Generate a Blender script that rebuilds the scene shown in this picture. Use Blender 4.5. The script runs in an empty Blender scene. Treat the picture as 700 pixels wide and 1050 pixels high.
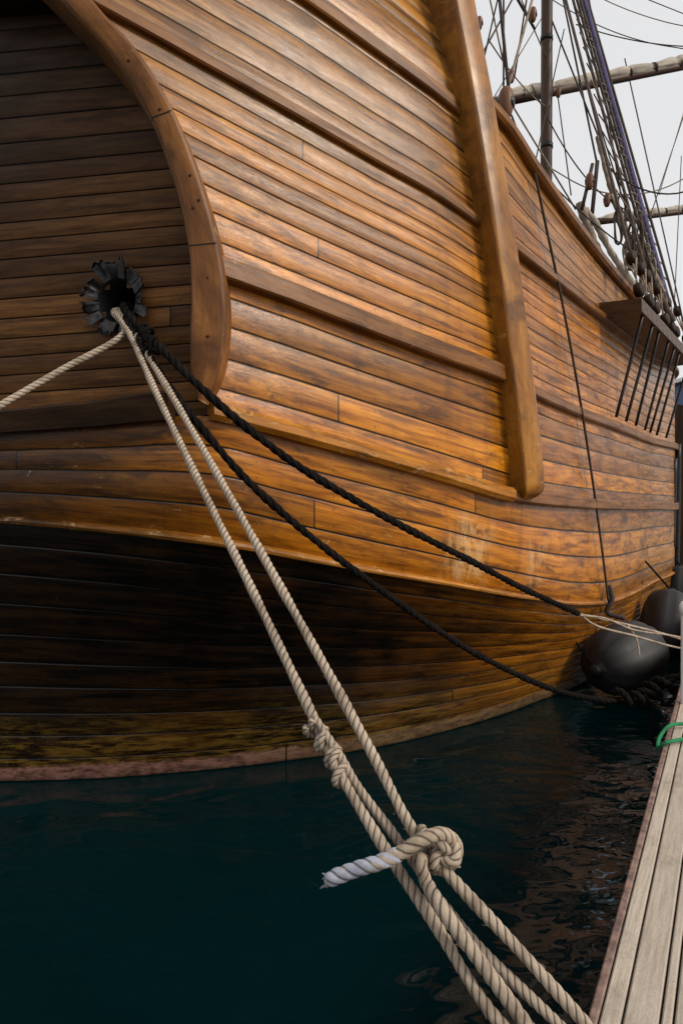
import bpy, math, random
from mathutils import Vector, Matrix
random.seed(7)
C = bpy.context.scene.collection
EYE = 2.3
def S(u, v, d):
    return Vector(((u-350)/700*d, d, EYE+(500-v)/700*d))

# ------------------------------------------------------------ helpers
def mesh_obj(name, verts, faces, mat=None, uvs=None, smooth=False, parent=None):
    me = bpy.data.meshes.new(name)
    me.from_pydata([tuple(v) for v in verts], [], faces)
    if uvs is not None:
        lay = me.uv_layers.new(name="UVMap")
        k = 0
        for f in uvs:
            for c in f:
                lay.data[k].uv = c
                k += 1
    if smooth:
        me.polygons.foreach_set("use_smooth", [True]*len(me.polygons))
    me.update()
    ob = bpy.data.objects.new(name, me)
    C.objects.link(ob)
    if mat: me.materials.append(mat)
    if parent: ob.parent = parent
    return ob
def empty(name, loc, label, cat):
    e = bpy.data.objects.new(name, None); C.objects.link(e)
    e.location = loc; e["label"] = label; e["category"] = cat
    return e
def cr(P, x):
    n = len(P); i = max(0, min(n-2, int(math.floor(x)))); f = x-i
    p1, p2 = P[i], P[i+1]
    p0 = P[i-1] if i > 0 else p1*2-p2
    p3 = P[i+2] if i+2 < n else p2*2-p1
    return 0.5*((2*p1)+(p2-p0)*f+(2*p0-5*p1+4*p2-p3)*f*f+(3*p1-p0-3*p2+p3)*f*f*f)
def interp(tab, x):
    if x <= tab[0][0]: 
        a, b = tab[0], tab[1]
    elif x >= tab[-1][0]:
        a, b = tab[-2], tab[-1]
    else:
        for a, b in zip(tab, tab[1:]):
            if a[0] <= x <= b[0]: break
    return a[1]+(b[1]-a[1])*(x-a[0])/(b[0]-a[0])

# ------------------------------------------------------------ node helper
class N:
    def __init__(s, name):
        s.m = bpy.data.materials.new(name); s.m.use_nodes = True
        s.t = s.m.node_tree; s.t.nodes.clear()
        s.out = s.t.nodes.new("ShaderNodeOutputMaterial")
        s.b = s.t.nodes.new("ShaderNodeBsdfPrincipled")
        s.t.links.new(s.b.outputs[0], s.out.inputs[0])
    def put(s, sock, v):
        if hasattr(v, "links") or hasattr(v, "is_linked"): s.t.links.new(v, sock)
        else:
            if isinstance(v, (tuple, list)) and len(v) == 3 and sock.type == 'RGBA': v = (*v, 1)
            sock.default_value = v
    def math(s, op, a, b=0.0, c=None, clamp=False):
        n = s.t.nodes.new("ShaderNodeMath"); n.operation = op; n.use_clamp = clamp
        s.put(n.inputs[0], a); s.put(n.inputs[1], b)
        if c is not None: s.put(n.inputs[2], c)
        return n.outputs[0]
    def mul(s, a, b): return s.math('MULTIPLY', a, b)
    def add(s, a, b): return s.math('ADD', a, b)
    def vec(s, x, y, z=0.0):
        n = s.t.nodes.new("ShaderNodeCombineXYZ")
        s.put(n.inputs[0], x); s.put(n.inputs[1], y); s.put(n.inputs[2], z); return n.outputs[0]
    def sep(s, v):
        n = s.t.nodes.new("ShaderNodeSeparateXYZ"); s.put(n.inputs[0], v); return n.outputs
    def uv(s):
        n = s.t.nodes.new("ShaderNodeTexCoord"); return n.outputs['UV']
    def pos(s):
        n = s.t.nodes.new("ShaderNodeNewGeometry"); return n.outputs['Position']
    def noise(s, v, scale=1, detail=4, rough=.55, dist=0):
        n = s.t.nodes.new("ShaderNodeTexNoise"); s.put(n.inputs['Vector'], v)
        n.inputs['Scale'].default_value = scale; n.inputs['Detail'].default_value = min(detail, 5)
        n.inputs['Roughness'].default_value = rough; n.inputs['Distortion'].default_value = dist
        return n.outputs[0]
    def white(s, v):
        n = s.t.nodes.new("ShaderNodeTexWhiteNoise"); n.noise_dimensions = '3D'; s.put(n.inputs['Vector'], v); return n.outputs[0]
    def mix(s, f, a, b, mode='MIX'):
        n = s.t.nodes.new("ShaderNodeMix"); n.data_type = 'RGBA'; n.blend_type = mode
        s.put(n.inputs[0], f); s.put(n.inputs[6], a); s.put(n.inputs[7], b); return n.outputs[2]
    def rng(s, v, a, b, c=0.0, d=1.0, smooth=True):
        n = s.t.nodes.new("ShaderNodeMapRange"); s.put(n.inputs[0], v)
        if smooth: n.interpolation_type = 'SMOOTHSTEP'
        n.inputs[1].default_value = a; n.inputs[2].default_value = b
        n.inputs[3].default_value = c; n.inputs[4].default_value = d; return n.outputs[0]
    def bump(s, h, strength=.3, dist=.01):
        n = s.t.nodes.new("ShaderNodeBump"); n.inputs['Strength'].default_value = strength
        n.inputs['Distance'].default_value = dist; s.put(n.inputs['Height'], h)
        s.t.links.new(n.outputs[0], s.b.inputs['Normal'])
    def set(s, **k):
        for a, v in k.items(): s.put(s.b.inputs[a.replace('_', ' ')], v)
        return s.m

SHADE_V = 4.0  # plank row below which the undercut shade is painted
def wood(name, cA, cB, cC, weath=None, rough=.38, board=11.0, seam=True, dark=.5, wear=.0, low_shade_marks=False, stain=.6, aft_shade=None, spec=.25):
    n = N(name); uv = n.sep(n.uv()); U, V = uv[0], uv[1]
    P = n.pos(); p = n.sep(P)
    fl = n.math('FLOOR', V)
    off = n.white(n.vec(fl, 3.3, 1.7))
    bu = n.add(n.math('DIVIDE', U, board), n.mul(off, 1.0))
    rnd = n.white(n.vec(fl, n.math('FLOOR', bu), 5.1))
    grain = n.noise(n.vec(n.mul(U, 1.0), n.mul(V, 2.6), n.mul(rnd, 30)), 1.6, 5, .65, .5)
    fine = n.noise(n.vec(n.mul(U, 3), n.mul(V, 60), rnd), 1.5, 5, .7, .2)
    big = n.noise(P, .9, 4, .6)
    blot = n.noise(n.vec(n.mul(U, 1.0), n.mul(V, .8), n.mul(rnd, 1.5)), 2.0, 5, .68, .5)
    col = n.mix(n.rng(grain, .32, .54), cA, cB)
    col = n.mix(n.rng(grain, .48, .72), col, cC)
    if weath:
        w = n.add(n.rng(p[2], 3.6, 6.0), n.mul(n.add(big, -.5), 1.4))
        wx = n.rng(p[0], 2.2, 5.0)
        w = n.math('MAXIMUM', w, n.add(n.mul(wx, .7), n.mul(n.add(big, -.5), 1.2)), clamp=True)
        wcol = n.mix(n.rng(grain, .35, .65), weath[0], weath[1])
        col = n.mix(n.math('MINIMUM', n.math('MAXIMUM', w, 0.0), .7), col, wcol)
    br = n.add(n.mul(rnd, dark), 1-dark*.5)
    col = n.mix(1.0, col, n.vec(br, br, br), 'MULTIPLY')
    f = n.rng(fine, .3, .7, .80, 1.14)
    col = n.mix(1.0, col, n.vec(f, f, f), 'MULTIPLY')
    st = n.mul(n.rng(blot, .50, .70), stain)
    col = n.mix(st, col, (0.045, .015, .003))
    strk = n.noise(n.vec(n.mul(p[0], 7), n.mul(p[1], 7), n.mul(p[2], .8)), 1.0, 4, .6)
    col = n.mix(n.mul(n.rng(strk, .52, .75), stain*.4), col, (0.035, .013, .004))
    if aft_shade:  # shadow toward the stern mixed into the wood colour
        a_ = n.add(n.rng(p[0], aft_shade[0], aft_shade[1], .90, .0), n.mul(n.add(blot, -.5), .7))
        if len(aft_shade) > 2: a_ = n.add(a_, n.rng(p[2], aft_shade[2], aft_shade[3], 0, .6))
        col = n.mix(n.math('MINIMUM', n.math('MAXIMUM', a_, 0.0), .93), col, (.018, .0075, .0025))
    if wear > 0:
        wn = n.noise(n.vec(n.mul(U, 2.2), n.mul(V, 1.2), 9.0), 2.4, 5, .75, 1.0)
        col = n.mix(n.mul(n.rng(wn, .64-.12*wear, .72-.10*wear), .55), col, (.50, .34, .16))
    if low_shade_marks:
        g1 = n.mul(n.rng(n.math('ABSOLUTE', n.add(p[0], -1.02)), .05, .32, 1, 0), n.rng(n.math('ABSOLUTE', n.add(p[2], -1.80)), .1, .42, 1, 0))
        g2 = n.mul(n.rng(n.math('ABSOLUTE', n.add(p[0], -1.75)), .05, .22, 1, 0), n.rng(n.math('ABSOLUTE', n.add(p[2], -1.62)), .1, .3, 1, 0))
        sn = n.noise(n.vec(n.mul(p[0], 11), n.mul(p[1], 3), n.mul(p[2], 3.5)), 1, 5, .75, .5)
        gg = n.math('MAXIMUM', g1, n.mul(g2, .7))
        col = n.mix(n.mul(n.mul(gg, n.rng(n.add(sn, n.mul(gg, .06)), .46, .64)), .7), col, (.58, .37, .17))
        ta = n.rng(V, SHADE_V, SHADE_V+.05)
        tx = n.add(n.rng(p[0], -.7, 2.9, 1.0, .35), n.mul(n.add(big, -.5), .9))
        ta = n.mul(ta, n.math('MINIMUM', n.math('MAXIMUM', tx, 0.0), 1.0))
        shade_col = n.mix(n.rng(grain, .4, .65), (0.003, .002, .0012), (0.020, .009, .0035))  # shade under the rubbing strake painted as near-black planks
        col = n.mix(ta, col, shade_col)
        zz = n.add(p[2], n.mul(n.add(blot, -.5), .5))
        wm = n.mul(n.rng(zz, .70, .20), n.rng(n.noise(n.vec(n.mul(U, 2), n.mul(V, 2.5), 2), 2.2, 5, .78), .42, .62))
        col = n.mix(n.mul(wm, .75), col, (.17, .095, .016))
        z2 = n.add(p[2], n.mul(n.add(n.noise(P, 5, 5, .7), -.5), .12))
        stripe = n.mix(n.rng(p[0], -1.6, .8), (.27, .135, .105), (.19, .12, .055))
        bs = n.mix(n.rng(n.noise(n.vec(n.mul(U, 6), n.mul(p[2], 14), 1), 1.5, 5, .75), .34, .60), (.07, .034, .022), stripe)
        col = n.mix(n.rng(z2, .145, .11), col, bs)
        col = n.mix(n.rng(z2, .04, -.02), col, (.025, .020, .012))
    if seam:
        fr = n.math('FRACT', V)
        e = n.math('ABSOLUTE', n.add(fr, -.5))
        sh = n.rng(e, .42, .475, 1.0, .7)
        col = n.mix(1.0, col, n.vec(sh, sh, sh), 'MULTIPLY')
        col = n.mix(n.rng(e, .466, .480), col, (0.003, .002, .0015))
        bf = n.math('ABSOLUTE', n.add(n.math('FRACT', bu), -.5))
        col = n.mix(n.rng(bf, .4993, .4997), col, (0.010, .006, .003))
        q = n.math('FRACT', n.mul(U, 1/.62)); 
        dx = n.mul(n.add(q, -.5), .62); dy = n.mul(n.add(n.math('ABSOLUTE', n.add(fr, -.5)), -.28), .15)
        dd = n.math('SQRT', n.add(n.mul(dx, dx), n.mul(dy, dy)))
        col = n.mix(n.mul(n.rng(dd, .009, .005), .5), col, (.03, .015, .006))
    n.bump(n.add(n.mul(fine, .5), n.mul(grain, 1.0)), .28, .007)
    r = n.add(rough, n.mul(n.add(blot, -.5), .5))
    m = n.set(Base_Color=col, Roughness=r)
    n.b.inputs['Specular IOR Level'].default_value = spec
    return m

M_hull = wood("hull_planks", (.155, .044, .0025), (.35, .118, .0055), (.53, .205, .012), weath=((.125, .052, .010), (.33, .155, .034)), rough=.29, dark=.7, stain=.78, spec=.36)
M_low = wood("lower_planks", (.15, .043, .002), (.36, .116, .005), (.53, .200, .011), weath=((.13, .053, .010), (.33, .15, .034)), rough=.27, wear=.12, low_shade_marks=True, dark=.7, stain=.8, aft_shade=(-2.9, .7), spec=.36)
M_panel = wood("stern_planks", (.060, .024, .006), (.120, .050, .012), (.175, .078, .020), rough=.55, dark=.8, stain=.55, aft_shade=(-4.2, -1.2, 3.2, 5.2), spec=.15)  # dark aged planks, with shade toward aft and top put into the colour
M_trim = wood("trim_wood", (.085, .031, .007), (.155, .058, .012), (.26, .105, .024), rough=.42, seam=False, stain=.6, dark=.3, wear=.15)
M_wale = wood("wale_wood", (.085, .032, .007), (.165, .062, .012), (.26, .11, .023), rough=.38, seam=False, stain=.55, dark=.3, wear=.05)
M_walec = wood("worn_wale_wood", (.20, .068, .006), (.35, .130, .012), (.47, .20, .030), rough=.38, seam=False, stain=.55, dark=.3, wear=.65, aft_shade=(-2.6, .2))
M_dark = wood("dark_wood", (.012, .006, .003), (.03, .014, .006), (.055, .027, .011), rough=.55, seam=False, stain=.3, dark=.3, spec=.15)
M_rider = wood("rider_wood", (.13, .047, .005), (.26, .10, .010), (.40, .175, .024), rough=.32, seam=False, stain=.65, dark=.2, wear=.05, spec=.32)

def rope_mat(name, c1, c2, dirt, rough=.85, groove=.25, spec=.3):
    n = N(name); uv = n.sep(n.uv()); P = n.pos()
    fr = n.math('FRACT', uv[1]); e = n.math('ABSOLUTE', n.add(fr, -.5))
    fib = n.noise(n.vec(n.mul(uv[0], 25), n.mul(uv[1], 14), 0), 2, 5, .7)
    big = n.noise(P, 7, 5, .65)
    c = n.mix(n.rng(fib, .3, .7), c1, c2)
    c = n.mix(n.mul(n.rng(big, .42, .68), .75), c, dirt)
    g = n.rng(e, .28, .5, 1, groove)
    c = n.mix(1.0, c, n.vec(g, g, g), 'MULTIPLY')
    n.bump(fib, .8, .006)
    n.b.inputs['Specular IOR Level'].default_value = spec
    return n.set(Base_Color=c, Roughness=rough)
M_rope = rope_mat("rope_beige", (.38, .295, .215), (.62, .505, .39), (.21, .155, .11), groove=.18)
M_ropegrey = rope_mat("rope_grey", (.36, .38, .45), (.60, .62, .70), (.20, .21, .27), groove=.2)
M_black = rope_mat("rope_black", (.003, .0028, .0026), (.014, .012, .011), (.020, .015, .012), .95, .15, .08)
M_green = rope_mat("rope_green", (.01, .22, .08), (.02, .34, .13), (.01, .12, .05), .6)
M_rig = rope_mat("rigging_dark", (.02, .016, .014), (.06, .045, .035), (.09, .07, .06), .8, .7)
M_rigl = rope_mat("rigging_light", (.24, .18, .13), (.40, .32, .24), (.13, .095, .075), .8, .7)
M_rigb = rope_mat("rigging_brown", (.06, .038, .028), (.13, .09, .065), (.05, .035, .03), .8, .7)
M_purple = rope_mat("rigging_purple", (.055, .05, .13), (.11, .10, .22), (.05, .045, .09), .7, .7)
def plain(name, c, rough=.5, metal=0, var=.35, sc=9):
    n = N(name); P = n.pos(); b = n.noise(P, sc, 5, .65)
    c2 = tuple(x*(1-var) for x in c)
    n.bump(b, .3, .01)
    return n.set(Base_Color=n.mix(n.rng(b, .35, .65), c2, c), Roughness=n.add(rough, n.mul(n.add(b, -.5), .3)), Metallic=metal)
M_iron = plain("iron_dark", (.022, .02, .02), .45, .5)
M_lead = plain("lead_flaps", (.055, .05, .05), .42, .5, .9, 16)
M_void = plain("hole_black", (.003, .003, .003), .9)
M_rubber = plain("rubber_fender", (.013, .012, .013), .6, 0, .5, 5)
M_sail = plain("furled_canvas", (.46, .40, .33), .9, 0, .35, 3)
M_tan = plain("tan_canvas", (.33, .25, .18), .9, 0, .5, 9)
M_white = plain("white_plastic", (.75, .76, .76), .5, 0, .1)
M_alu = plain("galvanised_cleat", (.35, .35, .36), .4, .8)

# ------------------------------------------------------------ hull form
G = [(-300, .19), (0, .2755), (60, .265), (215, .238), (300, .222), (400, .202), (480, .186), (540, .168), (600, .137), (650, .106), (690, .078)]
GL = [(-250, 5.05), (-80, 4.68), (0, 4.53), (100, 4.36), (215, 4.20)]
def dg(u): return 1/interp(G, u)
US = [300, 380, 450, 510, 545, 590, 630, 665, 690]
def tail(r, dz=.15):
    l = r[-1]; r.append(Vector((l.x+1.1, l.y+4.5, l.z+dz))); r.append(Vector((l.x+.3, l.y+8, l.z+2*dz)))
    return r
def rowU(st0, vs, off):
    r = []
    sl = (vs[1]-vs[0])/80
    for f in (0, 1/3, 2/3):
        u = st0[0]+(300-st0[0])*f
        lin = st0[1]+(vs[0]-st0[1])*f
        bend = ((vs[0]-sl*(300-u))-lin)*f*(1-f)*.9
        r.append(S(u, lin+bend, dg(u)+off))
    r += [S(u, v, dg(u)+off) for u, v in zip(US, vs)]
    return tail(r)
vT = [-50, 10, 65, 122, 174, 236, 285, 322, 345]
vB = [115, 161, 201, 245, 272, 307, 337, 365, 385]
vE = [210, 248, 281, 314, 338, 365, 387, 408, 422]
vA = [304, 335, 361, 383, 403, 423, 438, 452, 460]
vC = [448, 470, 490, 508, 515, 519, 521, 521, 520]
vD = [569, 584, 596, 607, 613, 619, 615, 598, 580]
vW = [780, 768, 752, 735, 722, 704, 680, 649, 622]
NU = [rowU((0, -230), vT, .45), rowU((78, -8), vB, .25), rowU((176, 148), vE, .15), rowU((212, 272), vA, .08), rowU((213, 426), vC, 0)]
SMAX = 13
def rowL(left, vs, off):
    r = [S(u, v, dd+off) for (u, v), (_, dd) in zip(left, GL)]
    r += [S(u, v, dg(u)+off) for u, v in zip(US, vs)]
    return tail(r)
rC = rowL([(-250, 460), (-80, 447), (0, 441), (100, 434), (213, 426)], vC, 0)
rD = rowL([(-250, 522), (-80, 530), (0, 533), (100, 541), (215, 554)], vD, .12)
wl = [(-250, 805), (-80, 803), (0, 802), (100, 799), (215, 790)]
rW = tail([S(u, v, EYE*700/(v-500)) for u, v in wl+list(zip(US, vW))], 0)
rM = []
for a, b in zip(rD, rW):
    rM.append(Vector((a.x+(b.x-a.x)*.66, a.y+(b.y-a.y)*.66, a.z+(b.z-a.z)*.52)))
rK = [Vector((p.x-.1, p.y+.35, -.9)) for p in rW]
NL = [rC, rD, rM, rW, rK]
def surf(net, s, t): return cr([cr(r, s) for r in net], t)
def nrm(net, s, t):
    e = .02
    a = surf(net, s+e, t)-surf(net, s-e, t); b = surf(net, s, t+e)-surf(net, s, t-e)
    n = a.cross(b).normalized()
    if n.y > 0: n.negate()
    return n
def arclen(net, row, s0, s1, k):
    out = [0]; p = surf(net, s0, row)
    for i in range(1, k+1):
        q = surf(net, s0+(s1-s0)*i/k, row); out.append(out[-1]+(q-p).length); p = q
    return out

def planks(name, net, s0, s1, counts, cols, mat, parent, keep=None, groove=.010):
    ts = [0.0]
    for k, c in enumerate(counts):
        w = [1+random.uniform(-.09, .09) for _ in range(c)]; tot = sum(w); a = 0
        for x in w:
            a += x; ts.append(k+a/tot)
    L = arclen(net, min(1, len(counts)), s0, s1, cols)
    rows = []
    for k in range(len(ts)-1):
        o = random.uniform(-.0008, .0008)
        for f, dpt in ((0, -groove), (.028, o-.0015), (.055, o), (.945, o), (.972, o-.0015)):
            rows.append((ts[k]+(ts[k+1]-ts[k])*f, dpt, k+f))
    rows.append((ts[-1], -groove, len(ts)-1))
    V = []
    for (t, dpt, vv) in rows:
        for i in range(cols+1):
            s = s0+(s1-s0)*i/cols
            V.append(surf(net, s, t)+nrm(net, s, t)*dpt)
    F = []; UVs = []; W = cols+1
    for r in range(len(rows)-1):
        for i in range(cols):
            q = (r*W+i, r*W+i+1, (r+1)*W+i+1, (r+1)*W+i)
            if keep:
                c = (V[q[0]]+V[q[2]])/2
                if not keep(c): continue
            F.append(q[::-1])
            va, vb = rows[r][2], rows[r+1][2]
            if vb == int(vb): vb -= 1e-4
            UVs.append([(L[i], va), (L[i+1], va), (L[i+1], vb), (L[i], vb)][::-1])
    return mesh_obj(name, V, F, mat, UVs, True, parent)

def strip(name, net, s0, s1, t0, t1, proud, mat, parent, cols=80, bev=.012, back=.03):
    V = []; F = []; UVs = []; L = 0; prev = None; LL = []
    for i in range(cols+1):
        s = s0+(s1-s0)*i/cols; a, b = t0, t1
        pa, pb = surf(net, s, a), surf(net, s, b); n = nrm(net, s, (a+b)/2)
        w = (pb-pa); wl_ = w.length; wn = w/wl_
        bb = min(bev, wl_*.3)
        if prev is not None: L += (pa-prev).length
        prev = pa; LL.append(L)
        V += [pa-n*back, pa+n*(proud-bb), pa+wn*bb+n*proud, pb-wn*bb+n*proud, pb+n*(proud-bb), pb-n*back]
    vv = [0, .2, .27, .73, .8, 1]
    for i in range(cols):
        for k in range(5):
            F.append((i*6+k+1, (i+1)*6+k+1, (i+1)*6+k, i*6+k))
            UVs.append([(LL[i], vv[k+1]), (LL[i+1], vv[k+1]), (LL[i+1], vv[k]), (LL[i], vv[k])])
    for base, rev in ((0, False), (cols*6, True)):
        f = [base+k for k in range(6)]
        if rev: f = f[::-1]
        F.append(tuple(f)); UVs.append([(LL[0] if not rev else L, vv[k]) for k in range(6)])
    return mesh_obj(name, V, F, mat, UVs, False, parent)

# ------------------------------------------------------------ ship
Lt = [(-90, -170), (-15, -80), (62, 0), (112, 55), (153, 122), (178, 188), (192, 250), (195, 300), (194, 345), (195, 382), (203, 410)]
Rt = [(-50, -190), (30, -90), (96, 0), (142, 52), (179, 115), (206, 185), (224, 250), (232, 310), (230, 360), (223, 392), (212, 415)]
dt = [(-190, 4.05), (0, 4.07), (148, 4.2), (272, 4.25), (430, 4.22)]
midt = [((a[1]+b[1])/2, (a[0]+b[0])/2) for a, b in zip(Lt, Rt)]
ship = empty("sailing_ship", (0, 0, 0), "wooden galleon replica with varnished planked hull moored beside a dock", "ship")
hull = planks("hull", NU, 0, SMAX, [6, 5, 4, 5], 170, M_hull, ship)
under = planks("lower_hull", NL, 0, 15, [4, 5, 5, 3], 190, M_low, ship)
def pd(u): return 4.36+(215-u)*.0016
NP = []
for vr, sl in ((-110, .11), (10, .10), (150, .095), (290, .08), (432, .065)):
    NP.append([S(u, vr+sl*(215-u), pd(u)) for u in (-250, -100, 0, 110, 222)])
hc = S(122, 309, pd(122))
def inside_trim(c):
    u = 350+700*c.x/c.y; v = 500-700*(c.z-EYE)/c.y
    return u < interp(midt, v)+4
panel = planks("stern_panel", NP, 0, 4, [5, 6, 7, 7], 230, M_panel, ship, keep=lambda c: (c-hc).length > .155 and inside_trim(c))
NCs = []
for k, ofs in ((2, Vector((-.46, .38, 1.95))), (1, Vector((-.25, .2, .98))), (0, Vector((0, 0, 0)))):
    NCs.append([surf(NU, 5.62*i/8, .0)+ofs+Vector((0, -.004*(k == 0), -.03*(k == 0))) for i in range(9)])
castle = planks("castle_side", NCs, 0, 8, [6, 6], 70, M_hull, ship)

strip("wale", NU, .0, 6.0, 2.92, 3.09, .085, M_wale, hull)
strip("wale", NU, 6.2, 12.2, 2.93, 3.05, .065, M_wale, hull)
strip("batten", NU, .0, 5.95, .95, 1.045, .045, M_wale, hull)
strip("wale", NU, 6.1, 12.2, .95, 1.05, .075, M_wale, hull)
strip("batten", NU, .0, 5.6, .19, .285, .05, M_wale, hull)
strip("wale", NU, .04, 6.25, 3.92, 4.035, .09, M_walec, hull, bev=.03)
strip("wale", NU, 6.3, 12.2, 3.91, 4.02, .07, M_wale, hull)
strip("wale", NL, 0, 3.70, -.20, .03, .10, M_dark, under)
strip("rubbing_strake", NL, 0, 13.6, .968, 1.018, .05, M_walec, under, 140, bev=.02)
def rail(name, par):
    V = []; F = []; UVs = []; L = 0; pr = None; n_ = 90
    prof = [(-.06, -.06), (-.085, -.03), (-.085, .03), (-.06, .055), (.12, .055), (.135, .03), (.135, -.05), (.12, -.06)]
    for i in range(n_+1):
        s = 5.6+(11.9-5.6)*i/n_
        p = surf(NU, s, 0); n = nrm(NU, s, .02); n = Vector((n.x, n.y, 0)).normalized()
        if pr is not None: L += (p-pr).length
        pr = p
        for a, b in prof: V.append(p-n*a+Vector((0, 0, b)))
        if i:
            for j in range(8):
                a, b = (i-1)*8+j, (i-1)*8+(j+1) % 8
                F.append((a, b, b+8, a+8)); UVs.append([(L-.1, j/8), (L-.1, (j+1)/8), (L, (j+1)/8), (L, j/8)])
    F.append(tuple(range(8))[::-1]); UVs.append([(0, 0)]*8)
    return mesh_obj(name, V, F, M_wale, UVs, False, par)
rail("cap_rail", hull)
V = []; F = []
for i in range(41):
    s = .0+11.9*i/40; p = surf(NU, s, 0); n = Vector((.62, -.78, 0))
    inner = p-n*(4.6 if s < 10 else 4.6*(11.95-s)/1.95)
    V += [p+Vector((0, 0, -1.0))-n*.05, inner+Vector((0, 0, -1.0)), inner+Vector((0, 0, -.1)), Vector((inner.x, inner.y, -.5))]
    if i:
        a = (i-1)*4; b = i*4
        F += [(a, b, b+1, a+1), (a+1, b+1, b+2, a+2), (a+1, a+3, b+3, b+1)]
mesh_obj("deck", V, F, M_dark, [[(V[k].x, V[k].y*3) for k in f] for f in F], False, ship)

def bandpath(Lp, Rp, proud, back, n, name, mat, par, dfn, bev=.03):
    a = [S(u, v, dfn(v)-proud) for u, v in Lp]; b = [S(u, v, dfn(v)-proud) for u, v in Rp]
    V = []; F = []; UVs = []; L = 0; pr = None
    m = len(a)-1; y = Vector((0, 1, 0))
    for i in range(n+1):
        x = m*i/n; p, q = cr(a, x), cr(b, x); wd = (q-p); ln = wd.length; wd /= ln; bb = min(bev, ln*.3); L0 = L
        if pr is not None: L += (p-pr).length
        pr = p
        V += [p+y*back, p+y*bb, p+wd*bb*.3+y*bb*.3, p+wd*bb, q-wd*bb, q-wd*bb*.3+y*bb*.3, q+y*bb, q+y*back]
        if i:
            for k in range(7):
                A = (i-1)*8+k; B = i*8+k; v0, v1 = k/7*.98, (k+1)/7*.98
                F.append((A, B, B+1, A+1)); UVs.append([(L0, v0), (L, v0), (L, v1), (L0, v1)])
    F.append(tuple(n*8+k for k in range(8))); UVs.append([(L, k/8) for k in range(8)])
    return mesh_obj(name, V, F, mat, UVs, True, par)
trim = bandpath(Lt, Rt, .10, .40, 70, "corner_trim", M_trim, hull, lambda v: interp(dt, v))

def disc(name, c, n, r, h, mat, par, seg=12):
    n = n.normalized(); t = n.orthogonal().normalized(); b = n.cross(t); V = []; F = []
    for rr, hh in ((r, 0), (r, h*.6), (r*.7, h)):
        for k in range(seg):
            a = 2*math.pi*k/seg; V.append(c+t*math.cos(a)*rr+b*math.sin(a)*rr+n*hh)
    for j in range(2):
        for k in range(seg): F.append((j*seg+k, j*seg+(k+1) % seg, (j+1)*seg+(k+1) % seg, (j+1)*seg+k))
    F.append(tuple(range(2*seg, 3*seg)))
    return mesh_obj(name, V, F, mat, [[(V[k].x, V[k].z) for k in f] for f in F], True, par)
for (u, v) in ((164, 112), (195, 180), (204, 205), (198, 213), (213, 285), (213, 345), (132, 62)):
    disc("bolt", S(u, v, interp(dt, v)-.10), Vector((0, -1, 0)), .009, .004, M_dark, ship)
for (ua, va, ub, vb) in ((150, 122, 178, 113), (190, 252, 224, 249)):
    a = S(ua+2, va, interp(dt, va)-.102); b = S(ub-2, vb, interp(dt, vb)-.102); up = Vector((0, 0, .004))
    mesh_obj("butt_joint", [a-up, b-up, b+up, a+up], [(0, 1, 2, 3)], M_void, [[(0, 0)]*4], False, trim)
for (u, v) in ((372, 364), (443, 379)):
    disc("scupper", S(u, v, dg(u)+.085), Vector((.55, -.83, 0)), .02, .012, M_void, ship)

# rider timber
rp = [(448, -90), (461, 0), (483, 120), (506, 265), (523, 400), (531, 470), (534, 512)]
ro = [.62, .56, .37, .18, .06, .0, -.02]
pts = [S(u, v, dg(u)+o) for (u, v), o in zip(rp, ro)]
V = []; F = []; UVs = []; L = 0; pr = None; n_ = 80
nn = Vector((.56, -.83, 0)).normalized(); tt = Vector((.83, .56, 0)).normalized()
for i in range(n_+1):
    x = (len(pts)-1)*i/n_; p = cr(pts, x); L0 = L
    if pr is not None: L += (p-pr).length
    pr = p
    hw = .13; pd_ = .17
    e = max(0, (i-(n_-5))/5); hw *= math.sqrt(max(0.05, 1-e*e*.8)); pd_ *= math.sqrt(max(.05, 1-e*e*.8))
    b = .03
    sec = [(-hw, -.2), (-hw, pd_-b), (-hw+b*.3, pd_-b*.3), (-hw+b, pd_), (hw-b, pd_), (hw-b*.3, pd_-b*.3), (hw, pd_-b), (hw, -.2)]
    for a, c in sec: V.append(p+tt*a+nn*c)
    if i:
        for k in range(7):
            A = (i-1)*8+k; B = i*8+k
            F.append((A, A+1, B+1, B)); UVs.append([(L0, k/7*.98), (L0, (k+1)/7*.98), (L, (k+1)/7*.98), (L, k/7*.98)])
F.append(tuple(n_*8+k for k in range(8))); UVs.append([(0, 0)]*8)
mesh_obj("rider_timber", V, F, M_rider, UVs, True, ship)

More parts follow.
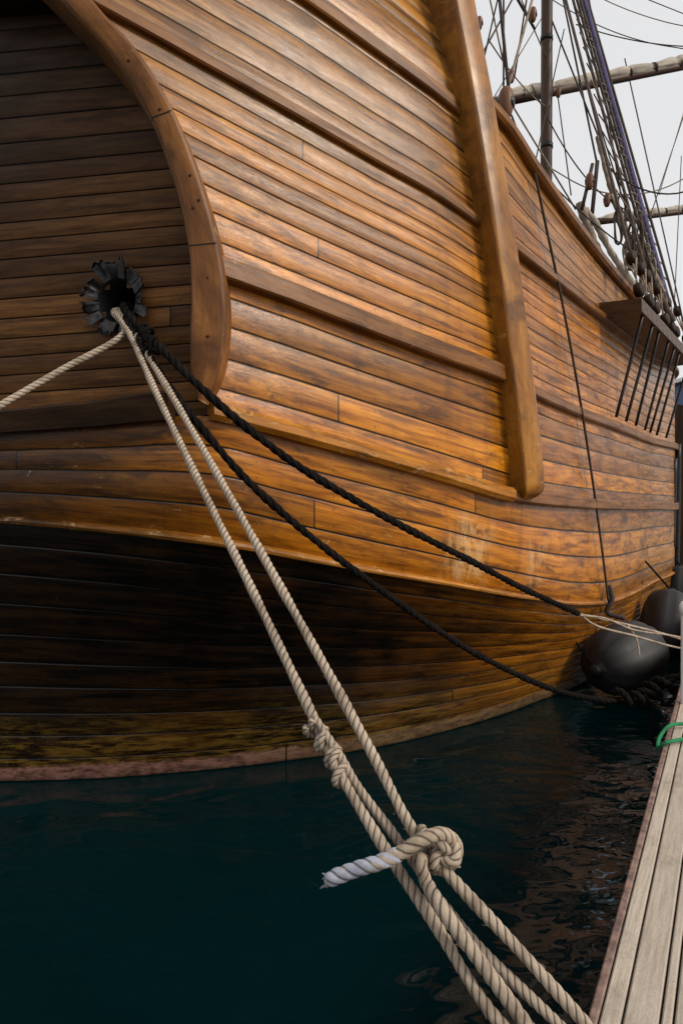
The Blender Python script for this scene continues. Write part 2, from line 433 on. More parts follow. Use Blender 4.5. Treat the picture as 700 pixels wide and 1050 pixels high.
# hawse hole with ragged lead collar
nz = (Vector((-.24, -.97, 0))).normalized(); tx = Vector((.97, -.24, 0)).normalized(); tz = Vector((0, 0, 1))
V = []; F = []
for j, (r, dp) in enumerate(((.175, .008), (.155, .022), (.137, .010), (.135, -.5))):
    for k in range(32):
        a = 2*math.pi*k/32; V.append(hc+tx*math.cos(a)*r+tz*math.sin(a)*r*1.05+nz*dp)
for j in range(3):
    for k in range(32): F.append((j*32+k, (j+1)*32+k, (j+1)*32+(k+1) % 32, j*32+(k+1) % 32))
F.append(tuple(range(96, 128)))
hawse = mesh_obj("hawse_hole", V, F, M_void, [[(0, 0)]*len(f) for f in F], True, ship)
rr_ = random.Random(3)
for i in range(15):
    a0 = 2*math.pi*i/15+rr_.uniform(-.06, .06); V = []; F = []
    wdt = rr_.uniform(.15, .21); ln = rr_.uniform(.205, .26); lift = rr_.uniform(.0, .05); base = .016+.010*(i % 2); tw = rr_.uniform(-.03, .03)
    jag = [rr_.uniform(-.022, .012) for _ in range(5)]; up_ = rr_.uniform(.012, .03)
    for j in range(7):
        f = j/6
        for k in range(5):
            g = (k-2)/2; r = .139+(ln+jag[k]-.139)*min(1, f*1.15)
            h = base+up_*math.sin(f*math.pi*.8)+lift*f*f+tw*g*f
            if f > .85: h += .016; 
            a = a0+g*wdt*(1-.15*f)
            V.append(hc+tx*math.cos(a)*r+tz*math.sin(a)*r*1.05+nz*max(.008, h))
    for j in range(6):
        for k in range(4): F.append((j*5+k, j*5+k+1, (j+1)*5+k+1, (j+1)*5+k))
    o = mesh_obj("lead_flap", V, F, M_lead, [[(0, 0)]*4 for f in F], False, hawse)
    sm = o.modifiers.new("s", 'SOLIDIFY'); sm.thickness = .005

# ------------------------------------------------------------ ropes
def resample(pts, step):
    n = len(pts); dense = []
    for i in range((n-1)*24+1): dense.append(cr(pts, i/24))
    L = [0]
    for a, b in zip(dense, dense[1:]): L.append(L[-1]+(b-a).length)
    k = max(2, int(L[-1]/step)); out = []; j = 0
    for i in range(k+1):
        x = L[-1]*i/k
        while j < len(L)-2 and L[j+1] < x: j += 1
        f = (x-L[j])/max(1e-9, L[j+1]-L[j]); out.append(dense[j].lerp(dense[j+1], min(1, f)))
    return out, L[-1]/k
def rope(name, pts, R, mat, parent=None, step=None, pitch=None, sides=18, twist=True, label=None, cat="rope", wob=0.0, taper=False, deep=.20):
    step = step or R*.42; pitch = pitch or R*4.8
    P, ds = resample(pts, step); V = []; F = []; UVs = []
    t = (P[1]-P[0]).normalized(); nrmv = t.orthogonal().normalized()
    k = sides; L = 0; off = random.random()*6
    for i, p in enumerate(P):
        t2 = (P[min(i+1, len(P)-1)]-P[max(i-1, 0)]).normalized()
        q = t.rotation_difference(t2); nrmv = (q @ nrmv); nrmv = (nrmv-t2*nrmv.dot(t2)).normalized(); t = t2
        b = t.cross(nrmv); ph = 2*math.pi*L/pitch
        RR = R*(1+wob*math.sin(L*9+off)*.5+wob*math.sin(L*23+off*2)*.5)
        if taper and i < 3: RR *= (.55, .85, .97)[i]
        for j in range(k):
            a = 2*math.pi*j/k
            r = RR*(1-deep+deep*abs(math.cos(1.5*(a-ph)))**.75) if twist else RR
            V.append(p+(nrmv*math.cos(a)+b*math.sin(a))*r)
        if i:
            pph = 2*math.pi*(L-ds)/pitch
            for j in range(k):
                A = (i-1)*k+j; A2 = (i-1)*k+(j+1) % k
                F.append((A, A2, A2+k, A+k))
                a0, a1 = 2*math.pi*j/k, 2*math.pi*(j+1)/k
                c = 1.5/math.pi
                UVs.append([(L-ds, (a0-pph)*c+.5+50), (L-ds, (a1-pph)*c+.5+50), (L, (a1-ph)*c+.5+50), (L, (a0-ph)*c+.5+50)])
        L += ds
    F.append(tuple(range(k))[::-1]); UVs.append([(0, .5)]*k)
    n = len(P); F.append(tuple((n-1)*k+j for j in range(k))); UVs.append([(0, .5)]*k)
    o = mesh_obj(name, V, F, mat, UVs, True, parent)
    if parent is None:
        o["label"] = label; o["category"] = cat
    return o
def dm(v): return 1/(.232+.296*(v-338)/712)
def PM(*l): return [S(u, v, dm(v)+(dd[0] if dd else 0)) for u, v, *dd in l]
RM = .0190
inside = [hc+nz*-.35, hc+nz*.02+tz*-.07]
end = lambda u, v: S(u, v, 1.6*700/(v-500))+Vector((0, 0, .02))
def fuzz(par, path, R, n, seed, mat=None):
    rg = random.Random(seed)
    for i in range(n):
        x = rg.random()*(len(path)-1.01); c = cr(path, x); t_ = (cr(path, x+.01)-c).normalized(); o_ = t_.orthogonal().normalized(); o_ = Matrix.Rotation(rg.random()*6.28, 3, t_) @ o_
        a = c+o_*R*.8; b_ = a+o_*rg.uniform(.004, .012)+t_*rg.uniform(-.02, .02); c_ = b_+o_*rg.uniform(0, .008)+t_*rg.uniform(-.02, .02)+Vector((0, 0, -.005))
        rope("fibre", [a, b_, c_], .0007, mat or M_rope, parent=par, twist=False, sides=4, step=.008)
p1_ = PM((133, 342), (160, 402), (203, 492), (262, 612), (327, 748), (352, 800), (398, 876), (443, 943), (513, 1050))
p2_ = PM((137, 340), (180, 412), (235, 508), (283, 594), (332, 682), (380, 770), (426, 856), (470, 908), (530, 972), (602, 1052))
r1 = rope("mooring_rope", inside+p1_+[end(625, 1145)], RM, M_rope, label="beige twisted mooring rope running from hawse hole down to dock", wob=.12)
r2 = rope("mooring_rope", [inside[0]+tx*.03, inside[1]+tx*.03]+p2_+[end(655, 1120)], RM*1.02, M_rope, label="beige twisted mooring rope knotted above the water", wob=.12)
r3 = rope("mooring_rope", PM((322, 735, -.03), (345, 770, -.02), (366, 806, .03), (408, 862, .05), (450, 922, .06), (504, 985, .05), (578, 1056, .0))+[end(640, 1132)], RM*.85, M_rope, label="thinner beige rope tied off to the mooring line", wob=.12)
fuzz(r1, p1_[4:], RM, 22, 1); fuzz(r2, p2_[4:], RM, 26, 2)
d2 = dm(872)
stub = rope("knotted_rope", [S(336, 903, d2-.10), S(352, 895, d2-.11), S(385, 886, d2-.12), S(412, 874, d2-.12), S(430, 862, d2-.11), S(452, 855, d2-.06), S(467, 866, d2+.0), S(465, 884, d2+.05),
     S(448, 891, d2+.03), S(433, 882, d2-.06), S(430, 884, d2-.09), S(437, 905, d2-.10), S(455, 935, dm(935)-.07), S(495, 990, dm(990)-.03), S(540, 1052, dm(1052))]+[end(610, 1160)], RM*1.14, M_rope, label="thick beige rope tied round the mooring lines in a knot", wob=.06)
stub2 = rope("frayed_end", [S(334, 904, d2-.10), S(344, 899, d2-.105), S(366, 891, d2-.115), S(392, 883, d2-.12), S(408, 876, d2-.12)], RM*1.22, M_ropegrey, parent=stub, wob=.06, taper=True)
for i in range(12):
    a = S(337, 903, d2-.10)+Vector((random.uniform(-.01, .01), random.uniform(-.01, .01), random.uniform(-.015, .015)))
    rope("fibre", [a+Vector((.02, 0, .004)), a+Vector((-.006, 0, -.003)), a+Vector((-.012-random.uniform(0, .008), random.uniform(-.01, .01), random.uniform(-.016, .008)))], .0022, M_ropegrey, parent=stub, twist=False, sides=6, step=.01)
def coil(name, path, R, turns, mat, r, parent, wobble=.15, label=None):
    pts = []; n = int(turns*10)
    ax = (path[-1]-path[0]).normalized(); a = ax.orthogonal().normalized(); b = ax.cross(a)
    for i in range(n+1):
        f = i/n; c = cr(path, f*(len(path)-1)); th = 2*math.pi*turns*f
        rr = R*(1+wobble*math.sin(th*.7+1))
        pts.append(c+a*math.cos(th)*rr+b*math.sin(th)*rr)
    return rope(name, pts, r, mat, parent=parent, wob=.04, label=label)
coil("knot", PM((320, 744, 0), (338, 772, 0), (354, 803, 0)), .026, 3.4, M_rope, .0138, r1)
coil("knot", PM((326, 738, -.02), (334, 762, -.02), (350, 792, -.02)), .020, 2.4, M_rope, .0132, r1, .5)
coil("knot", PM((426, 862, -.01), (444, 873, 0), (466, 888, 0)), .036, 2.3, M_rope, .0165, stub, .12)
def trefoil(c, ex, ey, ez, s, sz):
    out = []
    for i in range(37):
        t = 2*math.pi*i/36*.93
        out.append(c+ex*(math.sin(t)+2*math.sin(2*t))*s+ey*(math.cos(t)-2*math.cos(2*t))*s+ez*(-math.sin(3*t))*sz)
    return out
rope("knot", trefoil(S(453, 874, d2-.05), Vector((.9, 0, -.4)), Vector((.4, 0, .9)), Vector((0, 1, 0)), .0150, .024), .0158, M_rope, parent=stub)
rope("mooring_rope", [inside[0]-tx*.03, inside[1]-tx*.02, S(126, 343, 4.33), S(62, 380, 4.15), S(0, 416, 3.95), S(-150, 505, 3.5), S(-420, 665, 2.9)], .021, M_rope, label="pale mooring rope stretching away from the hawse hole", wob=.05)
def PI(*l): return [S(u, v, 1/i) for u, v, i in l]
b1 = rope("black_mooring_rope", [inside[0]+tx*.05, inside[1]+tx*.05+tz*.03]+PI((148, 341, .236), (168, 360, .248), (195, 387, .256), (222, 412, .258), (250, 436, .254), (300, 474, .244), (350, 505, .234), (415, 541, .221), (480, 574, .205), (535, 603, .188), (592, 629, .171)), .026, M_black, label="thick black mooring rope sagging along the hull", wob=.12, pitch=.21, deep=.34)
b2 = rope("black_mooring_rope", [inside[0]+tx*.06, inside[1]+tx*.06]+PI((142, 348, .236), (160, 376, .247), (182, 408, .254), (205, 437, .257), (250, 489, .250), (300, 535, .240), (350, 575, .229), (400, 612, .216), (450, 647, .203), (500, 677, .192), (570, 708, .180), (635, 719, .172), (672, 708, .168), (700, 690, .165), (716, 684, .1645)), .025, M_black, label="black mooring rope hanging low to the dock", wob=.14, pitch=.21, deep=.34)
coil("knot", PI((634, 719, .172), (655, 714, .170), (680, 705, .168)), .05, 3.3, M_black, .030, b2, .7)
coil("knot", PI((666, 711, .168), (685, 702, .167), (708, 688, .165)), .05, 3, M_black, .028, b2, .7)
rope("black_tail", PI((660, 712, .170), (668, 730, .170), (666, 752, .171), (672, 765, .171)), .016, M_black, parent=b2)
rope("black_tail", PI((672, 705, .169), (680, 722, .170), (690, 716, .170), (706, 700, .168)), .02, M_black, parent=b2)
coil("lashing", PI((142, 332, .233), (152, 345, .24), (166, 358, .247)), .032, 3.5, M_black, .013, b1, .5)
rope("whipping_line", PI((588, 629, .171), (605, 632, .168), (640, 640, .160), (680, 650, .152), (712, 660, .1435)), .011, M_rope, parent=b1)
rope("whipping_line", PI((592, 628, .171), (612, 642, .168), (650, 652, .160), (685, 662, .153), (714, 668, .149)), .010, M_rope, parent=b1)
rope("whipping_line", PI((594, 631, .171), (620, 634, .167), (650, 646, .16), (690, 652, .152), (714, 658, .1435)), .008, M_rope, parent=b1)
rope("whipping_line", PI((642, 640, .160), (652, 655, .160), (655, 672, .161)), .008, M_rope, parent=b1)

# ------------------------------------------------------------ fenders
def lathe(name, prof, c, axis, mat, seg=32, parent=None, lobes=0):
    ax = axis.normalized(); t = ax.orthogonal().normalized(); b = ax.cross(t); V = []; F = []
    for h, r in prof:
        for k in range(seg):
            a = 2*math.pi*k/seg; rr = r*(1-lobes*abs(math.sin(a*4))**8) if lobes else r
            V.append(c+ax*h+t*math.cos(a)*rr+b*math.sin(a)*rr)
    for j in range(len(prof)-1):
        for k in range(seg): F.append((j*seg+k, j*seg+(k+1) % seg, (j+1)*seg+(k+1) % seg, (j+1)*seg+k))
    F.append(tuple(range(seg))[::-1]); F.append(tuple((len(prof)-1)*seg+k for k in range(seg)))
    return mesh_obj(name, V, F, mat, [[(0, 0)]*len(f) for f in F], True, parent)
for (u, v, d, r, ax) in ((640, 674, 7.6, .44, Vector((.75, .5, .12))), (684, 640, 9.6, .42, Vector((.3, .4, .9))), (697, 605, 12.0, .36, Vector((.2, .3, .9)))):
    c = S(u, v, d); prof = []
    for i in range(17):
        a = -math.pi/2+math.pi*i/16
        prof.append((math.sin(a)*r*1.15, max(.04, math.cos(a)**.62*r*.88)))
    prof = [(-r*1.25, .05), (-r*1.2, .07)]+prof+[(r*1.2, .07), (r*1.25, .05)]
    f = lathe("fender", prof, c, ax, M_rubber, 48, None, .05)
    f["label"] = "large black inflatable rubber fender between hull and dock"; f["category"] = "fender"; f["group"] = "fenders along the hull"
    an = ax.normalized(); e_ = c+an*r*1.2*(1 if ax.z > .5 else -1)
    rope("fender_rope", [e_, e_+Vector((-.15, .45, .35)), e_+Vector((-.25, .9, .65))], .014, M_black, parent=f, twist=False, sides=8)

# ------------------------------------------------------------ channel, chain plates, shrouds
def box(name, corners, mat, parent):
    F = [(0, 1, 2, 3), (7, 6, 5, 4), (0, 4, 5, 1), (1, 5, 6, 2), (2, 6, 7, 3), (3, 7, 4, 0)]
    o = mesh_obj(name, corners, F, mat, [[(0, 0), (1, 0), (1, 1), (0, 1)] for f in F], False, parent)
    bm = o.modifiers.new("b", 'BEVEL'); bm.width = .012; bm.segments = 2
    return o
z = Vector((0, 0, 1))
def ch(s, o, dz):
    p = surf(NU, s+2, 1.0-.25); n = nrm(NU, s+2, .8); n = Vector((n.x, n.y, 0)).normalized(); return p+n*o+z*dz
V = []; F = []
for i in range(13):
    s = 6.58+(8.55-6.58)*i/12
    V += [ch(s, -.05, 0), ch(s, .47, -.02), ch(s, .47, -.17), ch(s, -.05, -.19)]
    if i:
        a = (i-1)*4
        for k in range(4): F.append((a+k, a+(k+1) % 4, a+4+(k+1) % 4, a+4+k))
F += [(0, 1, 2, 3), (51, 50, 49, 48)]
M_chan = wood("channel_wood", (.03, .013, .005), (.06, .026, .009), (.10, .046, .016), rough=.5, seam=False, stain=.4, dark=.3)
channel = mesh_obj("channel", V, F, M_chan, [[(0, 0), (1, 0), (1, 1), (0, 1)] for f in F], False, ship)
def tube(name, pts, r, mat, parent): return rope(name, pts, r, mat, parent=parent, twist=False, sides=7, step=.25 if len(pts) == 2 else .12)
top = S(561, -110, 11.2)
shs = []
rs_ = random.Random(21)
for i in range(7):
    s = 6.75+i*.26+rs_.uniform(-.06, .06)
    a = ch(s, .42, .02)
    low = s+2.05+rs_.uniform(-.10, .10)
    tube("chain_plate", [ch(s, .45, -.1), surf(NU, low, 2.9)+nrm(NU, low, 2.9)*.10], .019, M_iron, channel)
    for k, hgt in enumerate((.14, .62)):
        dv = (top-a).normalized(); c = a+dv*hgt
        nd = Vector((.7, -.7, .1)).normalized()
        lathe("deadeye", [(-.05, .05), (-.04, .08), (0, .09), (.04, .08), (.05, .05)], c, nd, M_dark, 14, channel)
    dv = (top-a).normalized()
    for o in (-.05, 0, .05):
        tube("lanyard", [a+dv*.16+Vector((o, o, 0)), a+dv*.6+Vector((-o*.6, o, 0))], .010, M_rigl, channel)
    if i != 1: tube("shroud", [a+dv*.66, top+Vector((i*.05-.15, 0, 0))], .022 if i != 5 else .055, (M_rigb, M_rig)[i % 2] if i != 5 else M_purple, ship)
    shs.append((a, dv))
for j in range(20):
    h = 1.1+j*.33
    p = [a+dv*(h+rs_.uniform(-.05, .05)) for k, (a, dv) in enumerate(shs)]
    tube("ratline", [p[0], p[2]-z*.03, p[4]-z*.03, p[6]], .009, (M_rig, M_rigb, M_rigl)[j % 3], ship)
for j in range(11):
    h = 1.0+j*.47; a, dv = shs[4+(j % 2)]; c = a+dv*h; lp = []
    for k in range(26):
        th = k*.62; lp.append(c+dv*(k*.014)+Vector((.7, .7, 0))*math.cos(th)*(.07)+Vector((.3, -.4, .1))*math.sin(th)*.08)
    rope("seizing", lp, .010, (M_rigl, M_rigb)[j % 2], parent=ship, twist=False, sides=6, step=.04)
for (pts_, r, m_) in (([(594, 208), (604, 238), (616, 266), (646, 304)], .07, M_tan), ([(600, 214), (612, 232), (628, 262), (652, 296)], .05, M_sail),
    ([(612, 140), (622, 180), (634, 220), (650, 262), (668, 300)], .035, M_tan), ([(640, 235), (655, 265), (668, 290), (690, 330)], .05, M_rigb),
    ([(625, 200), (640, 230), (646, 255), (655, 275)], .035, M_rigl), ([(655, 240), (662, 265), (680, 300)], .04, M_tan), ([(618, 165), (628, 200), (640, 240)], .03, M_rigl)):
    rope("bundled_rope", [S(u, v, 10.0) for u, v in pts_], r, m_, parent=ship, wob=.2, sides=12, pitch=.4)
rq = random.Random(11)
for i in range(15):
    f = rq.random(); u = 618+58*f+rq.uniform(-8, 8); v = 195+115*f+rq.uniform(-12, 12); d = 9.6+rq.random()*.9; c = S(u, v, d)
    w_, h_ = rq.uniform(.03, .09), rq.uniform(.14, .34); ph = rq.random()*6
    lp = [c+Vector((math.cos(k*.7+ph)*w_, rq.uniform(-.04, .04), math.sin(k*.7+ph)*h_+rq.uniform(-.02, .02))) for k in range(22)]
    rope("rope_coil", lp, rq.choice((.009, .012, .014)), rq.choice((M_rigl, M_rigb, M_rigb, M_rig)), parent=ship, twist=False, sides=6, step=.05)

# masts
def spar(name, a, b, r0, r1, mat, parent):
    ax = b-a; L = ax.length
    return lathe(name, [(L*f, r0+(r1-r0)*f) for f in (0, .2, .4, .6, .8, 1)], a, ax, mat, 16, parent)
M_spar = wood("spar_wood", (.04, .022, .014), (.075, .038, .024), (.11, .06, .036), rough=.5, seam=False, stain=.3)
m1 = spar("mast", S(559, 330, 11.5), S(562, -420, 11.5), .10, .085, M_spar, ship)
for v in (150, 40):
    lathe("mast_hoop", [(-.04, .105), (.04, .105)], S(560, v, 11.5), z, M_iron, 16, m1)
def furled(name, a, b, r, parent, n=220):
    V = []; F = []; k = 24; ax = (b-a).normalized(); t = Vector((0, 1, 0)); t = (t-ax*t.dot(ax)).normalized(); bb = ax.cross(t)
    rg = random.Random(5); W_ = [rg.random()*6 for _ in range(6)]
    for i in range(n+1):
        f = i/n; c = a.lerp(b, f)
        pinch = 1-.22*math.exp(-((((f-.08)*10) % 1-.5)/.12)**2*1.0)
        rr = r*(.9+.14*math.sin(f*31+W_[0]))*(min(1, min(f, 1-f)*12+.25))*pinch
        for j in range(k):
            th = 2*math.pi*j/k; V.append(c+(t*math.cos(th)+bb*math.sin(th))*rr*(1+.06*math.sin(th*5+f*22)+.05*math.sin(th*8-f*30))+z*r*.75)
        if i:
            for j in range(k):
                A = (i-1)*k+j; A2 = (i-1)*k+(j+1) % k; F.append((A, A2, A2+k, A+k))
    return mesh_obj(name, V, F, M_sail, [[(0, 0)]*4 for f in F], True, parent)
def yard(a, b, r, rs):
    y = spar("yard", a, b, r, r*.8, M_spar, ship)
    furled("furled_sail", a.lerp(b, .03), a.lerp(b, .97), rs, y)
    for i in range(9):
        c = a.lerp(b, .13+.1*i)+z*rs*.5
        lathe("gasket", [(-.015, rs*1.0), (.015, rs*1.0)], c, b-a, M_rigb, 12, y)
yard(S(496, 108, 12), S(760, 56, 13.5), .085, .115)
yard(S(607, 228, 21), S(770, 209, 23), .10, .13)
m2 = spar("mast", S(712, 420, 24), S(703, -200, 24), .14, .1, M_spar, ship)

RL = [ (512,0,8,522,100,8,.02,0),(516,-10,8,516,98,8,.012,0),(548,-10,9,520,92,8.5,.018,0),(541,-10,9,527,80,9,.012,0),
 (486,70,8,530,-10,9,.012,0),(490,85,8,512,-10,8,.010,0),(500,-10,9,515,60,9,.012,0),(524,118,8,548,182,8,.012,0),
 (575,-10,12,612,170,10,.016,0),(566,0,12,700,50,11,.008,.15),(600,-10,12,720,30,11,.008,.1),(640,-10,12,720,22,12,.008,0),(590,25,12,720,48,12,.010,.1),
 (545,88,10,640,215,10,.010,.3),(560,170,11,720,172,11,.010,.45),(500,110,10,560,10,12,.008,0),
 (620,170,10,720,190,10,.012,.25),(700,120,14,660,240,12,.010,0),(705,100,16,675,200,16,.01,0),(698,160,16,690,330,14,.01,0),
 (578,30,11.5,545,182,9,.010,0),(571,95,11.5,585,200,9.5,.010,0),
 (530,-10,10,560,60,11.5,.01,0),(525,-10,9.5,548,30,10,.02,0),
 (606,225,10,612,165,10,.03,0),(596,215,9.5,607,168,9.6,.025,0),(520,100,9,590,215,9.3,.012,0),(548,170,9,660,265,9.5,.01,.1),
 (565,20,11.5,625,170,10,.014,0),(640,60,13,700,330,11,.012,0),(500,40,9,560,110,11.5,.01,.1),(590,40,12,650,240,10,.012,.1),(602,-10,12,636,200,10.4,.014,0)]
for i, (u1, v1, d1_, u2, v2, d2_, r, sg) in enumerate(RL):
    a, b = S(u1, v1, d1_), S(u2, v2, d2_); m = a.lerp(b, .5)-z*sg
    tube("rigging_line", [a, a.lerp(m, .5)-z*sg*.25, m, m.lerp(b, .5)-z*sg*.25, b] if sg else [a, b], r, M_rigl if i % 4 == 2 else M_rig, ship)
M_block = wood("block_wood", (.09, .035, .016), (.15, .062, .026), (.21, .095, .042), rough=.5, seam=False, stain=.4)
for (u, v, d, sc_) in ((518, 106, 8, .13), (511, 112, 8.1, .08), (491, 24, 8.6, .06), (604, 186, 9.5, .08), (546, 15, 9.2, .07), (648, 262, 10, .08), (572, 95, 11.4, .06), (622, 205, 10, .07), (634, 178, 10, .06), (524, 78, 8.6, .06)):
    c = S(u, v, d)
    prof = [(sc_*1.5*math.sin(x), max(.01, sc_*.72*math.cos(x)**.7)) for x in [(-1.5+3*i/12) for i in range(13)]]
    blk = lathe("pulley_block", prof, c, Vector((.05, 0, 1)), M_block, 16, ship)
    lathe("sheave", [(-sc_*.75, sc_*.5), (sc_*.75, sc_*.5)], c, Vector((.9, -.4, 0)), M_iron, 14, blk)
hl = []
for (u, v) in ((548, 178), (560, 235), (575, 305), (590, 385), (603, 465), (615, 550), (624, 622)):
    hl.append(S(u, v, dg(u)+interp([(178, .35), (300, .1), (520, -.15), (622, -.12)], v)-.09))
tube("hanging_line", hl, .013, M_rig, ship)
rope("hanging_line", [S(624, 600, dg(624)-.2), S(627, 615, dg(624)-.25), S(622, 628, dg(624)-.25), S(640, 634, dg(624)-.3)], .03, M_rig, parent=ship)
for (u, v1, v2, d) in ((695, 455, 600, 12.5), (691, 470, 560, 12.2)):
    tube("iron_strap", [S(u, v1, d), S(u-2, v2, d)], .05, M_iron, ship)

# ------------------------------------------------------------ dock
E0 = Vector((.727, 2.036, 0)); DD = Vector((.4986, .8668, 0)); NN = Vector((.8668, -.4986, 0))
n = N("dock_boards"); uv = n.sep(n.uv()); P = n.pos()
gr = n.noise(n.vec(n.mul(uv[0], 1.5), n.mul(uv[1], 9), 0), 2, 5, .7); bl = n.noise(P, 4.5, 5, .7); sp = n.noise(P, 60, 3, .6)
rn = n.white(n.vec(n.math('FLOOR', n.add(uv[1], .001)), n.math('FLOOR', n.math('DIVIDE', uv[0], 3.4)), 0))
c = n.mix(n.rng(gr, .3, .7), (.35, .295, .235), (.47, .405, .33))
f_ = n.add(n.mul(rn, .22), .88); c = n.mix(1, c, n.vec(f_, f_, f_), 'MULTIPLY')
c = n.mix(n.mul(n.rng(bl, .48, .72), .55), c, (.18, .15, .12)); c = n.mix(n.mul(n.rng(sp, .6, .75), .35), c, (.10, .08, .065))
n.bump(n.add(gr, sp), .5, .006); M_db = n.set(Base_Color=c, Roughness=.75)
M_edge = plain("dock_edge_paint", (.24, .15, .12), .6, 0, .6, 18)
M_side = plain("dock_side_concrete", (.05, .045, .04), .85, 0, .5, 5)
V = []; F = []; UVs = []; MI = []
def dbox(a, b, zt, zb, mi, l0=-4, l1=40, vi=0):
    k = len(V); be = .005
    for l in (l0, l1):
        for o, zz in ((a, zb), (a, zt-be), (a+be, zt), (b-be, zt), (b, zt-be), (b, zb)): V.append(E0+DD*l+NN*o+Vector((0, 0, zz)))
    for j in range(5):
        F.append((k+j, k+j+1, k+6+j+1, k+6+j)); MI.append(mi)
        UVs.append([(l0, vi+j/5), (l0, vi+(j+1)/5*.99), (l1, vi+(j+1)/5*.99), (l1, vi+j/5)])
    F.append((k, k+5, k+11, k+6)); MI.append(mi); UVs.append([(0, 0)]*4)
dbox(0, .028, .70, -.6, 1)
x = .033; i = 1
while x < 3.2:
    bw = (.092, .055, .092, .028)[i % 4]
    dbox(x, x+bw, .70+random.uniform(-.002, .002), .6, 0, vi=i); x += bw+.007; i += 1
dbox(.034, 3.2, .595, -.6, 2)
dock = mesh_obj("dock", V, F, M_db, UVs, False)
for m in (M_edge, M_side): dock.data.materials.append(m)
for p_, mi in zip(dock.data.polygons, MI): p_.material_index = mi
dock["kind"] = "structure"
def DK(l, o, h=0): return E0+DD*l+NN*o+Vector((0, 0, .7+h))
def cleat(loc_l, loc_o, label):
    e = empty("mooring_cleat", DK(loc_l, loc_o), label, "cleat")
    c = DK(loc_l, loc_o)
    parts = [rope("horn", [c+DD*-.17+z*.085, c+DD*-.08+z*.075, c+z*.07, c+DD*.08+z*.075, c+DD*.17+z*.085], .02, M_alu, parent=e, twist=False, sides=10)]
    for sg in (-.05, .05):
        parts.append(lathe("foot", [(0, .032), (.02, .022), (.07, .018)], c+DD*sg, z, M_alu, 12, e))
    for p_ in parts: p_.matrix_parent_inverse = Matrix.Translation(e.location).inverted()
cleat(-.32, .16, "galvanised cleat on the dock edge holding beige ropes")
cleat(4.75, .14, "galvanised cleat on the dock edge holding black rope")
rope("green_rope", [DK(3.05, .30, .02), DK(2.95, .12, .03), DK(2.83, .02, .04), DK(2.70, -.03, -.0), DK(2.58, -.03, -.03), DK(2.54, .02, .02), DK(2.62, .10, .03), DK(2.8, .25, .02), DK(2.9, .42, .02)], .012, M_green, label="bright green rope looped over the dock edge", cat="rope")
ped = empty("service_pedestal", DK(3.55, .07), "slim white service post standing on the dock edge", "pedestal")
pc = DK(3.55, .07)
for nm, a in (("post", [(0, .045), (.02, .034), (.66, .034), (.68, .03)]), ("cap", [(.66, .045), (.72, .045), (.75, .03)])):
    o = lathe(nm, a, pc, z, M_white, 20, ped); o.matrix_parent_inverse = Matrix.Translation(ped.location).inverted()

# ------------------------------------------------------------ water
n = N("water"); P = n.pos()
pp = n.sep(P)
w1 = n.noise(n.vec(n.mul(pp[0], 1.0), n.mul(pp[1], 1.6), 0), 1.1, 2, .5, .4)
w2 = n.noise(n.vec(n.mul(pp[0], 1.0), n.mul(pp[1], 1.3), 3), 4.2, 2, .45, .6)
near = n.rng(n.add(pp[0], n.mul(w1, .6)), .5, 2.2, .08, 1.0)
n.bump(n.add(n.mul(w1, .8), n.mul(n.mul(w2, .26), near)), .75, .10)
# pale blue glints painted into the water colour beside the dock
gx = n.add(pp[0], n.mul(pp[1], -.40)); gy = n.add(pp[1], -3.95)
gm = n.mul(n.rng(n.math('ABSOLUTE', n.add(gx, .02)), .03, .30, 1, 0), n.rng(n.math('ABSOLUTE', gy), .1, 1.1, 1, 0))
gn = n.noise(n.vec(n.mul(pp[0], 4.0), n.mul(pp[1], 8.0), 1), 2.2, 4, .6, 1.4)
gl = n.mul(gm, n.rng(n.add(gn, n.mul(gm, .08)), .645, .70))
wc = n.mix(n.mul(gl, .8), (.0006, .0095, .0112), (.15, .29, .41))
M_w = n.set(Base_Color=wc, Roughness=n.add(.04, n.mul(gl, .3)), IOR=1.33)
n.b.inputs['Specular IOR Level'].default_value = .34
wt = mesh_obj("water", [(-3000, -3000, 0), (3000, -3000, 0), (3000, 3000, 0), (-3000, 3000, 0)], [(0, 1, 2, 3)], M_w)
wt["kind"] = "structure"
boat = empty("moored_boat", (20, 34, 0), "dark hulled boat with a blue cabin moored beyond the ship", "boat")
def rel(o): o.matrix_parent_inverse = Matrix.Translation(boat.location).inverted(); return o
V = []; F = []
for i in range(13):
    f = i/12; wd = 2.2*math.sin(math.pi*min(1, f*.8+.2))**.6+.05; zt = 5.0+1.3*(1-f)**2
    for sx, zz, q in ((-1, zt, 1), (-1, 0, .75), (1, 0, .75), (1, zt, 1)): V.append(Vector((15.5+14*f, 34+sx*wd*q, zz)))
    if i:
        a = (i-1)*4
        for k in range(4): F.append((a+k, a+(k+1) % 4, a+4+(k+1) % 4, a+4+k))
F += [(0, 1, 2, 3), (51, 50, 49, 48)]
rel(mesh_obj("hull", V, F, M_dark, [[(0, 0), (1, 0), (1, 1), (0, 1)]]*len(F), False, boat))
M_blue = plain("blue_paint", (.03, .06, .2), .5)
V = [Vector((a, b, c_)) for c_ in (4.8, 7.4) for a, b in ((16.6, 33), (24, 33), (24, 35), (16.6, 35))]
rel(box("cabin", V, M_blue, boat))
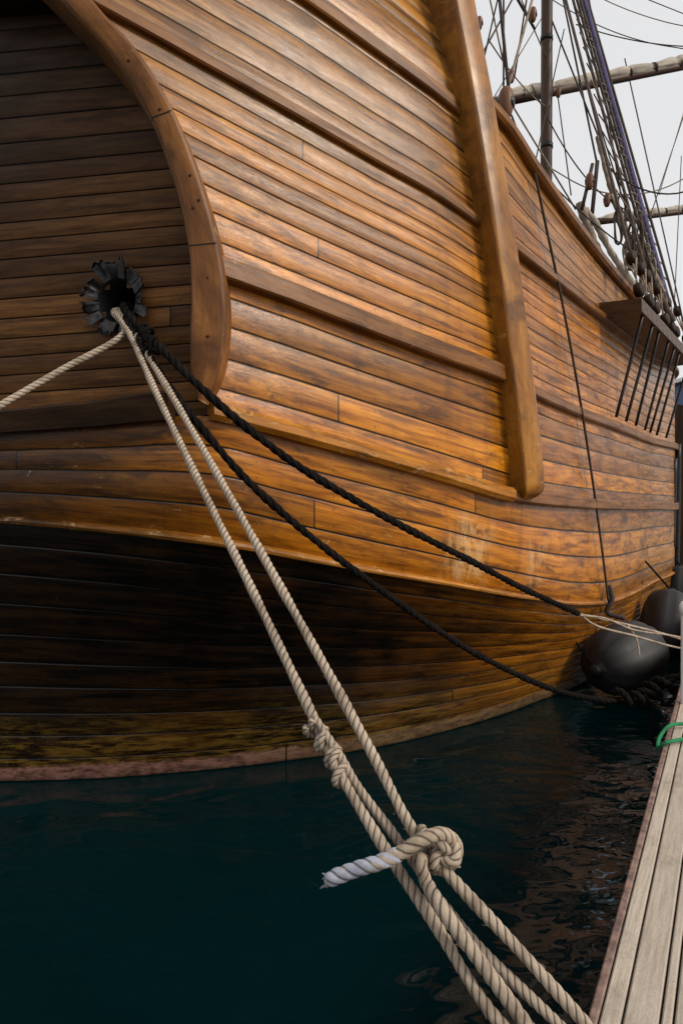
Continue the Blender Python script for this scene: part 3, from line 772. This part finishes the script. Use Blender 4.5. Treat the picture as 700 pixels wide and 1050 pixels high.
V = [Vector((a, b, c_)) for c_ in (7.41, 7.6) for a, b in ((16.3, 32.8), (24.3, 32.8), (24.3, 35.2), (16.3, 35.2))]
rel(box("roof", V, M_white, boat))
rel(spar("mast", Vector((20, 34, 7)), Vector((20, 34, 18)), .09, .05, M_spar, boat))

# ------------------------------------------------------------ light
W = bpy.data.worlds.new("World"); bpy.context.scene.world = W; W.use_nodes = True
t = W.node_tree; t.nodes.clear()
o = t.nodes.new("ShaderNodeOutputWorld"); bg = t.nodes.new("ShaderNodeBackground"); sk = t.nodes.new("ShaderNodeTexSky")
sk.sky_type = 'NISHITA'; sk.sun_disc = False; sk.dust_density = 5; sk.air_density = 1
sd = Vector((.80, -.44, .66)).normalized()
sk.sun_elevation = math.asin(sd.z); sk.sun_rotation = math.atan2(sd.x, sd.y)
hs = t.nodes.new("ShaderNodeHueSaturation"); hs.inputs['Saturation'].default_value = .25
mx = t.nodes.new("ShaderNodeMix"); mx.data_type = 'RGBA'; mx.inputs[0].default_value = .75; mx.inputs[7].default_value = (7.6, 7.6, 7.7, 1)
t.links.new(sk.outputs[0], hs.inputs['Color']); t.links.new(hs.outputs[0], mx.inputs[6]); t.links.new(mx.outputs[2], bg.inputs[0])
bg.inputs[1].default_value = .125; t.links.new(bg.outputs[0], o.inputs[0])
sl = bpy.data.lights.new("sun", 'SUN'); sl.energy = 2.3; sl.angle = math.radians(12); sl.color = (1, .91, .78)
so = bpy.data.objects.new("sun", sl); C.objects.link(so); so.rotation_euler = (-sd).to_track_quat('-Z', 'Y').to_euler()
sc = bpy.context.scene
sc.view_settings.view_transform = 'Standard'; sc.view_settings.look = 'None'; sc.view_settings.exposure = 0
cam = bpy.data.cameras.new("camera"); co = bpy.data.objects.new("camera", cam); C.objects.link(co)
co.location = (0, 0, EYE); co.rotation_euler = (math.radians(90), 0, 0)
cam.sensor_fit = 'VERTICAL'; cam.sensor_height = 36; cam.sensor_width = 24; cam.lens = 24; cam.shift_y = -25/1050; cam.clip_end = 6000; cam.clip_start = .05
sc.camera = co
